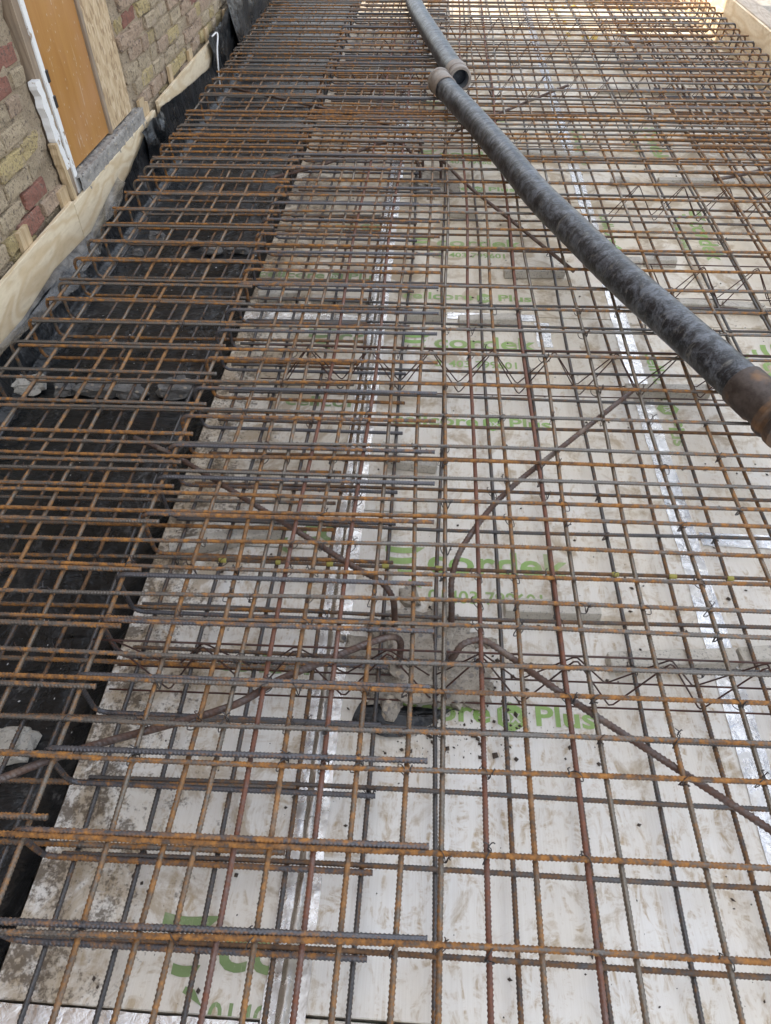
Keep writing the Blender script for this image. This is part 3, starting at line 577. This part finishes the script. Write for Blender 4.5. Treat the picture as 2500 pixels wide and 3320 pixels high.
for y in B_Y0:
    u = min(U_Y, key=lambda t: abs(t+0.85*SKB-y)); d = y-(u+0.85*SKB)
    B_Y.append(u+0.85*SKB+(0.0126 if d > -0.004 else -0.0126) if abs(d) < 0.0126 else y)
for y in B_Y:
    xs = -.66 if abs(y-1.238) < .02 else -.70+random.uniform(-.02, .015)
    L_ = TL if xs < -1 else 2.95
    if xs > -1 and 'bshort' not in globals(): bshort = [straight(2.95, 0.0025, k+6, step=0.0021) for k in range(2)]
    obj('transverse_bar', random.choice(tv if xs < -1 else bshort), 'bar_low', mat_bot, (xs, y+(xs-0.12)*SKB, BZ+random.uniform(-.0005, .001)), (random.uniform(-.5, .5), 0, SKB+random.uniform(-.0015, .0015)))
LB = [-1.41, -1.295, -1.155, -1.04, -.906, -.826, -.6747, -.5386, -.3818, -.2363, -.081, .068, .2305, .386, .553, .71, .866, 1.038, 1.21, 1.37, 1.53, 1.69, 1.85, 2.0, 2.15]
for x in LB:
    obj('longitudinal_bar', random.choice(lv), 'bar_low', mat_bot, (x, -1.2, BZ-0.0116), (random.uniform(-.4, .4), 0, PI/2+random.uniform(-.0006, .0006)))

# --- hairpin bars
def hairpin(xa, xtop, xbot, sgn, tilt, r=0.0054):
    P = fillet([(xtop-xa, 0, 0), (0, 0, 0), (0.004*sgn, 0, BZ), (xbot-xa, tilt, BZ)], 0.034, 9)
    return tube('hairpin', P, r, 10, 0.0019, 0.0016, 0.0080)
edgeU = [hairpin(-.737, .046, -.060, 1, t) for t in (-.0055, -.0045, -.0065)]
def nth(k): return ordn[k] if k < len(ordn) else None
for k, y in enumerate(U_Y):
    lab = f'hairpin bar hooked over the white board edge beside the trench, {nth(k)} from the camera' if k < 15 else 'hairpin bar hooked at the trench edge in the crowded far half'
    u = obj('hairpin_bar', edgeU[k % 3], 'bar_hook', None, (-.737+random.uniform(-.004, .006), y, random.uniform(0, .002)), (random.uniform(-.03, .03), 0, SK+random.uniform(-.004, .004)))
    tag(u, lab, 'hairpin bar', 'hairpin bars along the insulation board edge')
plyU = [hairpin(-1.432, -.675, -.240, 1, t) for t in (0.0, 0.012, 0.025)]
PY = [.434, .58, .723, .88, 1.041, 1.2, 1.33, 1.43, 1.556, 1.70, 1.86, 2.02, 2.164, 2.31, 2.46, 2.62, 2.776, 2.93, 3.088, 3.25, 3.403, 3.585, 3.672, 3.845, 4.005, 4.153, 4.398, 4.704, 4.878, 5.013, 5.205, 5.39, 5.568, 5.716, 5.87, 6.03, 6.2, 6.36, 6.55, 6.72, 6.9, 7.1, 7.3]
for k, y in enumerate(PY):
    yy = clear_of(y, -1.43, T_Y, sign=-1)
    for u in U_Y:
        if abs(u-(yy+0.7*SK)) < 0.0122: yy = u-0.7*SK-0.0126
    lab = f'hairpin bar spanning the black trench from the plywood side, {nth(k)} from the camera' if k < 15 else 'hairpin bar ending at the wall side of the trench in the far half'
    tag(obj('hairpin_bar', plyU[k % 3], 'bar', None, (-1.432+random.uniform(-.008, .008), yy, -.0005), (random.uniform(-.03, .03), 0, SK+random.uniform(-.004, .004))), lab, 'hairpin bar', 'hairpin bars on the wall side of the trench')
rightU = [hairpin(2.262, 1.213, 1.505, -1, t) for t in (0.0, 0.006, -0.005)]
RYs = [y+(2.2-.12)*SK+0.013 for y in MAIN if 4.3 < y < 8.6]
n_ = 0
for k, y in enumerate(RYs):
    y = clear_of(y, 2.2, T_Y); vis = y > 4.0
    lab = f'hairpin bar hooked against the pale right formwork, {nth(n_)} in view from the near end' if vis and n_ < 15 else ('hairpin bar at the right formwork farther down the row' if vis else 'hairpin bar at the right formwork just outside the view')
    n_ += vis
    tag(obj('hairpin_bar', rightU[k % 3], 'bar_hook', None, (2.262+random.uniform(-.012, .012), y, random.uniform(0, .002)), (random.uniform(-.03, .03), 0, SK+random.uniform(-.003, .003))), lab, 'hairpin bar', 'hairpin bars along the right formwork')

# --- tie wires (parts of the mats)
def tie_mesh(sd):
    r = random.Random(sd); P = [(-.004, -.013, -.004), (-.010, -.010, -.013), (-.0055, -.0055, .004), (0, 0, .0088), (.0055, .0055, .004), (.010, .010, -.013), (.002, .004, -.0225), (-.008, -.006, -.020), (-.011, -.012, -.008), (-.004, -.014, .003)]
    t = [(-.004+r.uniform(-.003, .003), -.016, .007), (r.uniform(-.004, .004), -.019, .010+r.uniform(0, .004)), (r.uniform(-.004, .010), -.020, .007+r.uniform(0, .006))]
    a = tube('tie', spline(P+t, 5), 0.0012, 5, 0.004); b = tube('tie', spline([(-.004, -.013, -.004), (-.008, -.016, .006), (-.010+r.uniform(-.004, .004), -.018, .010), (-.012+r.uniform(-.004, .006), -.014, .014)], 4), 0.0012, 5, 0.004)
    bm = bmesh.new(); bm.from_mesh(a); bm.from_mesh(b); me = bpy.data.meshes.new('tie'); bm.to_mesh(me); bm.free(); return smooth(me)
ties = [tie_mesh(k) for k in range(5)]
cand = [(x, y+(x-.12)*SK) for y in T_Y for x in LT if .2 < y < 7.2]
random.shuffle(cand); cand.sort(key=lambda c: (c[1] > 2.4) + (c[1] > 3.6))
k = 0
for x, y in cand:
    if k >= 285: break
    if random.random() < (0.62 if y < 3.2 else 0.3):
        o = obj('tie_wire', random.choice(ties), 'wire', mat_top, (x, y, 0), (0, 0, random.choice((0, PI/2, PI, -PI/2))+random.uniform(-.25, .25))); s = random.uniform(.85, 1.12); o.scale = (s, s, s); k += 1
cand = [(x, y+(x-.12)*SKB) for y in B_Y for x in LB if .2 < y < 3.5]; random.shuffle(cand)
for x, y in cand[:110]:
    o = obj('tie_wire', random.choice(ties), 'wire', mat_bot, (x, y, BZ), (0, 0, random.choice((0, PI/2, PI, -PI/2))+random.uniform(-.25, .25)))
# ties holding the trench-edge hairpins
cand = [(random.choice([-.713, -.551, -.4467, -.25, -.098]), u) for u in U_Y if u < 5]
yb = min(B_Y, key=lambda t: abs(t-1.238))
yl = tube('tag', fillet([(-.009, 0, 0), (0, 0, .001), (.009, 0, 0)], .01), 0.0070, 10, 0.003)
for x in LB:
    if -.6 < x < 1.1 and abs(x-.2305) > .01:
        o = obj('yellow_tag', yl, 'yellow', mat_bot, (x, yb+(x-.12)*SKB, BZ), (0, 0, SKB)); o.scale = (random.uniform(.7, 1.2), 1, 1)

# --- wire chairs that hold the mats apart
def wire_chair(x0, x1, y, lab, sk=0.03, ph=0.0):
    t = thing('wire_chair', lab, 'wire chair', (x0, y, 0), (0, 0, sk), 'zigzag wire chairs between the mats'); L_ = x1-x0
    zt, zb = -0.027, -0.196
    obj('top_wire', tube('w', [(0, 0, zt), (L_/2, .004, zt-.002), (L_, 0, zt)], .0026, 6, .06), 'chair', t)
    for s in (-1, 1): obj('foot_wire', tube('w', [(0, s*.034, zb), (L_/2, s*.034, zb+.002), (L_, s*.034, zb)], .0024, 6, .06), 'chair', t)
    for s in (-1, 1):
        P = []; x = -ph*0.215; n = 0
        while x < L_:
            for dx, top in ((0, 0), (.1075, 1)):
                xx = x+dx
                if 0 <= xx <= L_: P.append((xx, s*(.004 if top else .032), zt-.003 if top else zb+.003))
            x += .215
        obj('zigzag_wire', tube('w', fillet(P, .008, 3), .0022, 6, .012), 'chair', t)
wire_chair(-.74, 2.2, .864, 'nearest zigzag wire chair crossing in front of the broken pile', .02, .3)
wire_chair(-.60, 2.2, 2.09, 'second zigzag wire chair, crossing under the hose end', .022, .6)
wire_chair(.84, 2.2, 2.76, 'short zigzag wire chair right of the hose, third from the camera', .01, .2)
wire_chair(.83, 2.2, 3.56, 'zigzag wire chair right of the hose under the dense bars', .01, .7)
for y, l in ((4.52, 'zigzag wire chair level with the hose joint'), (5.3, 'zigzag wire chair just beyond the hose joint'), (6.1, 'zigzag wire chair in the far slab, second beyond the hose joint'), (6.8, 'farthest zigzag wire chair near the sunlit end')): wire_chair(-.6, 2.2, y, l, .02, random.random())

# --- concrete spacers
sps = [((-.724, 2.717), (-.555, 2.752), 'pale spacer at the trench edge beyond the dirty foil'), ((-.491, 2.70), (-.227, 2.69), 'long pale spacer beside the crinkled foil seam'), ((.343, 2.99), (.614, 3.01), 'pale spacer behind the faded lettering, under the middle bars'), ((-.111, 1.713), (.058, 1.695), 'pale spacer just right of the crinkled seam'),
 ((-.081, 2.60), (.064, 2.615), 'tilted pale spacer left of the torn foil strip'), ((.135, 2.572), (.372, 2.60), 'pale spacer lying against the torn foil strip'), ((.739, 2.141), (1.043, 2.152), 'pale spacer across the right foil tape under the hose'), ((.248, 1.143), (.505, 1.143), 'pale spacer below the printed phone number'),
 ((.503, .985), (.83, 1.02), 'long cream spacer running right from the pile'), ((.84, 1.022), (1.16, 1.06), 'cream spacer at the right frame edge, end to end with another'), ((-.716, 1.289), (-.403, 1.386), 'grey spacer lying askew near the trench edge'),
 ((1.236, 4.05), (1.645, 4.06), 'far pale spacer in the row under the dense bars, left of two'), ((1.685, 4.066), (1.9, 4.07), 'far pale spacer in the row under the dense bars, right of two'), ((.99, 3.14), (1.137, 3.14), 'grey spacer right of the hose, right one of a pair'), ((.80, 3.11), (.975, 3.125), 'grey spacer touching the hose, left one of a pair'),
 ((1.063, 2.76), (1.238, 2.757), 'pale spacer under the short wire chair, left one'), ((1.246, 2.757), (1.415, 2.74), 'pale spacer under the short wire chair, right one'), ((.98, 4.05), (1.078, 4.035), 'small brown stained spacer by the dense bars'), ((.474, 4.41), (.963, 4.385), 'long far spacer left of the dense bar crossing'), ((.10, 3.60), (.237, 3.58), 'dusty spacer left of the hose in the mid slab'), ((1.133, 5.63), (1.746, 5.64), 'long brown far spacer below the right hairpins')]
for i, (a, b, lab) in enumerate(sps):
    d = Vector((b[0]-a[0], b[1]-a[1], 0)); L_ = d.length
    bb = box(-L_/2, L_/2, -.022, .022, 0, .036, .003, .0012, 1)
    tag(obj('concrete_spacer', bb, 'spacer', None, ((a[0]+b[0])/2, (a[1]+b[1])/2, BT+.0012), (0, 0, math.atan2(d.y, d.x))), lab, 'spacer', 'concrete spacers under the lower mat')

# --- rubble in the trench
rub = [(-1.50, 2.10, .125, .09, .085, 'squared pale concrete block in the trench, leftmost of the rubble row'), (-1.352, 2.085, .085, .075, .07, 'small grey concrete shard beside the squared pale block'), (-1.235, 2.095, .17, .10, .085, 'large flat concrete lump in the middle of the trench rubble row'), (-1.105, 2.085, .125, .085, .08, 'wedge shaped concrete lump right of the large flat one'), (-.93, 2.12, .135, .11, .085, 'rightmost concrete lump of the rubble row by the board edge'),
       (-.955, .70, .12, .10, .08, 'white concrete block in the trench at the left photo edge'), (-1.37, 3.35, .09, .06, .06, 'pale chunk in the trench beyond the plywood flap'), (-1.41, 3.18, .06, .05, .05, 'small pale chunk near the wall, by a larger one'), (-1.05, 3.22, .10, .07, .06, 'grey chunk on the trench floor in the middle distance'), (-.93, 3.24, .12, .07, .06, 'broken grey chunk by the board edge in the middle distance'), (-1.17, 3.3, .08, .06, .05, 'small grey chunk between two larger ones in mid trench'), (-1.30, 2.42, .07, .055, .03, 'thin white flake alone on the trench floor'), (-1.2, 4.7, .10, .08, .06, 'far grey chunk on the trench floor'), (-1.0, 5.3, .22, .06, .05, 'pale far offcut lying in the trench')]
for i, (x, y, a, b, c, lab) in enumerate(rub):
    tag(obj('concrete_lump', lump(a*.72, b*.66, c*.55, 3 if y < 2.6 else 2, i+1, .46, .36, .10), 'rubble' if i not in (0, 5) else 'spacer', None, (x, y, FL+c*.19+.006), (0, 0, random.uniform(-.4, .4))), lab, 'rubble', 'concrete rubble in the trench')

# --- broken piles with bent starter bars
def pile(x, y, bars, lab, sd, r=.18):
    t = thing('broken_pile', lab, 'pile', (x, y, BT))
    obj('pile_head', lump(r*1.22, r*1.2, .07, 5, sd, .45, .42, .14), 'conc', t, (0.01, -.02, -.004))
    for q in range(22):
        a = random.uniform(0, 6.28); rr = r*random.uniform(.75, 1.15); e = random.uniform(.02, .06)
        obj('concrete_fragment', lump(e, e*.8, e*.6, 2, sd+q*3, .5, .4), 'conc', t, (rr*math.cos(a), rr*.95*math.sin(a)-.02, e*.12), (0, 0, a))
    for P in bars:
        P = [(p[0]-x, p[1]-y, p[2]-BT) for p in P]
        obj('starter_bar', tube('starter', spline(P, 8), .0070, 10, .0022, .0019, .010), 'starter', t)
    return t
z3 = -.026
pile(.012, 1.0, [[(-.045, 1.04, -.22), (-.046, 1.045, -.12), (-.052, 1.045, -.05), (-.085, 1.075, z3), (-.16, 1.12, z3), (-.282, 1.205, z3), (-.576, 1.405, z3), (-.727, 1.505, z3), (-.86, 1.568, z3+.004)],
                 [(.105, 1.06, -.22), (.10, 1.07, -.12), (.097, 1.12, -.05), (.131, 1.218, z3), (.2455, 1.4074, z3), (.45, 1.64, z3), (.695, 1.917, z3)],
                 [(-.028, .93, -.22), (-.026, .925, -.12), (-.026, .918, -.05), (-.045, .91, z3+.006), (-.085, .893, z3+.01), (-.1626, .8548, z3+.004), (-.293, .783, z3), (-.3946, .7098, z3), (-.6685, .6021, z3), (-.8127, .5283, z3), (-.95, .45, z3)],
                 [(.085, .95, -.22), (.088, .93, -.12), (.098, .885, -.055), (.119, .901, z3+.004), (.162, .912, z3+.008), (.204, .894, z3), (.352, .778, z3), (.552, .633, z3), (.72, .51, z3), (.9, .36, z3)]],
     'broken concrete pile head in the near slab with four bent rusty bars', 3)
pile(0.0, 4.0, [[(-.05, 4.08, -.22), (-.06, 4.09, -.10), (-.10, 4.15, z3), (-.25, 4.30, z3), (-.667, 4.565, z3), (-1.30, 4.916, z3)],
                [(-.06, 3.95, -.22), (-.08, 3.96, -.1), (-.2, 4.05, z3), (-.40, 3.90, z3), (-.553, 3.718, z3), (-.793, 3.525, z3)],
                [(.05, 3.95, -.22), (.045, 3.93, -.10), (.05, 3.80, z3), (.167, 3.511, z3), (.38, 3.09, z3), (.584, 2.683, z3)],
                [(.05, 4.1, -.22), (.06, 4.12, -.1), (.12, 4.22, z3), (.298, 4.4455, z3), (.831, 5.081, z3)]],
     'second broken pile head farther along with rusty splayed bars', 8, .16)
tag(obj('loose_bar', tube('starter', spline([(1.38, 3.64, z3), (1.4946, 3.69, z3), (1.70, 3.795, z3), (1.95, 3.9, z3)], 8), .0078, 10, .0022, .0019, .010), 'starter'), 'rusty bar poking out askew under the right top bars', 'bar')
tag(obj('plastic_scrap', grid_mesh('scrap', lambda u, v: (-.115+.24*u-.02*v, .845-.085*v*math.sin(PI*min(1, u*.8+.2))-.01*u, BT+.006+.006*abs(nz(u*6, v*6, 2))+.012*math.sin(PI*v)), 20, 8), 'dpm'), 'torn black plastic scrap in front of the broken pile', 'plastic scrap')

# --- pump hoses
HZ = .0760
def hose(pts, lab, end0, end1, r=.062):
    t = thing('pump_hose', lab, 'hose', (0, 0, 0), group='concrete pump hoses')
    P = spline([(x, y, z) for x, y, z in pts], 16); n = 60
    rr = 1+0.012*np.array([nz(i*1.3, 2, 3) for i in range(160)])
    obj('hose_body', tube('hose', P, r, 28, .012, radii=(np.linspace(0, 1, 160), rr), uv=True), 'hose', t); return t, P
h2 = [(.045, 4.655), (.082, 4.52), (.20, 4.13), (.335, 3.645), (.465, 3.16), (.588, 2.80), (.69, 2.51), (.79, 2.255), (.89, 2.01), (.972, 1.80)]
h1 = [(.128, 4.82), (.0917, 5.0356), (-.0467, 5.795), (-.1498, 6.3636), (-.2125, 6.815), (-.26, 7.4), (-.33, 8.3), (-.4, 9.3)]
def collar(t, name, A, B, prof, mat, seg=32):
    A = Vector(A); B = Vector(B); d = (B-A).normalized(); a = Vector((0, 0, 1)).cross(d).normalized(); b = d.cross(a)
    V = []; F = []
    for s, r in prof:
        for k in range(seg):
            th = 2*PI*k/seg; V.append(A+d*s+a*(r*math.cos(th))+b*(r*math.sin(th)))
    for i in range(len(prof)-1):
        for k in range(seg): F.append((i*seg+k, i*seg+(k+1) % seg, (i+1)*seg+(k+1) % seg, (i+1)*seg+k))
    me = np_mesh(name, [tuple(v) for v in V], F); b_ = bmesh.new(); b_.from_mesh(me); bmesh.ops.recalc_face_normals(b_, faces=b_.faces[:]); b_.to_mesh(me); b_.free()
    for p in me.polygons: p.use_smooth = True
    try: me.set_sharp_from_angle(angle=math.radians(35))
    except Exception: pass
    return obj(name, me, mat, t)
ta, Pa = hose([(x, y, HZ) for x, y in h2], 'long scuffed black rubber hose lying across the bars toward the right edge', 0, 0)
A = (.972, 1.80, HZ); B = (1.045, 1.62, HZ-.002)
collar(ta, 'steel_coupling', A, B, [(-.015, .0645), (-.012, .068), (.075, .068), (.082, .064), (.125, .062), (.13, .073), (.15, .074), (.158, .066), (.172, .066), (.178, .0735), (.20, .0735), (.202, .054), (.12, .052)], 'coup_rust')
A = (.055, 4.61, HZ); B = (.02, 4.74, HZ)
collar(ta, 'end_coupling', A, B, [(-.02, .0643), (-.015, .067), (.10, .066), (.105, .064), (.125, .066), (.13, .0715), (.15, .071), (.152, .055), (.03, .053)], 'coup_grey')
tb, Pb = hose([(x, y, HZ+.012*(y < 4.9)) for x, y in h1], 'far black rubber hose with an open steel mouth facing the camera', 0, 0, .064)
A = (.118, 4.88, HZ+.010); B = (.148, 4.70, HZ+.016)
collar(tb, 'end_coupling', A, B, [(-.03, .0645), (-.025, .068), (.06, .0675), (.065, .063), (.10, .062), (.105, .067), (.14, .0665), (.145, .062), (.145, .050), (.05, .048)], 'coup_grey')
collar(tb, 'coupling_bore', A, B, [(.138, .0485), (-.05, .0475)], 'bore')

# ------------------------------------------------------------------ loose small stuff
def scatter(name, n, area, zf, smin, smax, mat, sd, flat=0.5, dens=None):
    r = random.Random(sd); V = []; F = []
    oct_ = [(1, 0, 0), (-1, 0, 0), (0, 1, 0), (0, -1, 0), (0, 0, 1), (0, 0, -1)]; fo = [(0, 2, 4), (2, 1, 4), (1, 3, 4), (3, 0, 4), (2, 0, 5), (1, 2, 5), (3, 1, 5), (0, 3, 5)]
    k = 0
    while k < n:
        x = r.uniform(area[0], area[1]); y = area[2]+(area[3]-area[2])*r.random()**1.4
        if dens and r.random() > dens(x, y): continue
        s = smin+(smax-smin)*r.random()**3; a = r.uniform(0, 6.3); b0 = len(V); ca, sa = math.cos(a), math.sin(a); el = r.uniform(.5, 1)
        for o in oct_:
            j = r.uniform(.7, 1.2); px, py, pz = o[0]*s*j, o[1]*s*el*j, o[2]*s*flat*j
            V.append((x+px*ca-py*sa, y+px*sa+py*ca, zf(x, y)+pz+s*flat*.4))
        F.extend(tuple(b0+i for i in f) for f in fo); k += 1
    return obj(name, np_mesh(name, V, F), mat)
tag(scatter('soil_crumbs', 1900, (-.75, 2.25, .0, 6.5), lambda x, y: BT+.001, .0012, .0075, 'soil', 1, .5, lambda x, y: .25+.75*max(0, min(1, (-.3-x)/.4))+.5*(nz(x, y, 1, 2) > .15)), 'crumbs of dark soil scattered over the white boards', 'soil crumbs', None, 'stuff')
tag(scatter('plaster_flakes', 300, (-1.5, -.82, .2, 6), lambda x, y: FL+.004, .0012, .007, 'flake', 2, .3, lambda x, y: .15+.85*(nz(x, y, 5, 1.6) > .05)), 'pale plaster flakes scattered on the black trench lining', 'plaster flakes', None, 'stuff')
tag(scatter('pile_grit', 420, (-.25, .45, .72, 1.25), lambda x, y: BT+.001, .0015, .010, 'soil', 4, .6, lambda x, y: math.exp(-((x-.1)**2+(y-.9)**2)/.03)), 'dark grit around the broken pile', 'grit', None, 'stuff')
def leaf_mesh():
    V = [(0, -.03, 0), (.014, -.012, .004), (.017, .008, .006), (0, .034, 0), (-.017, .008, .007), (-.014, -.012, .003), (0, 0, -.002)]
    return smooth(np_mesh('leaf', V, [(0, 1, 6), (1, 2, 6), (2, 3, 6), (3, 4, 6), (4, 5, 6), (5, 0, 6)]))
lm = leaf_mesh()
for k in range(46):
    o = obj('fallen_leaf', lm, 'leaf', None, (random.uniform(.9, 2.25), random.uniform(6.9, 9.2), BT+.008), (random.uniform(-.4, .4), random.uniform(-.4, .4), random.uniform(0, 6)))
    s = random.uniform(.8, 1.8); o.scale = (s, s, s); tag(o, 'yellow fallen leaf on the sunlit far boards', 'leaf', 'yellow leaves on the far boards')
o = obj('fallen_leaf', lm, 'leaf_green', None, (2.20, 6.75, BT+.06), (.5, .3, 1)); o.scale = (1.3, 1.3, 1.3); tag(o, 'single green leaf by the right formwork', 'leaf')
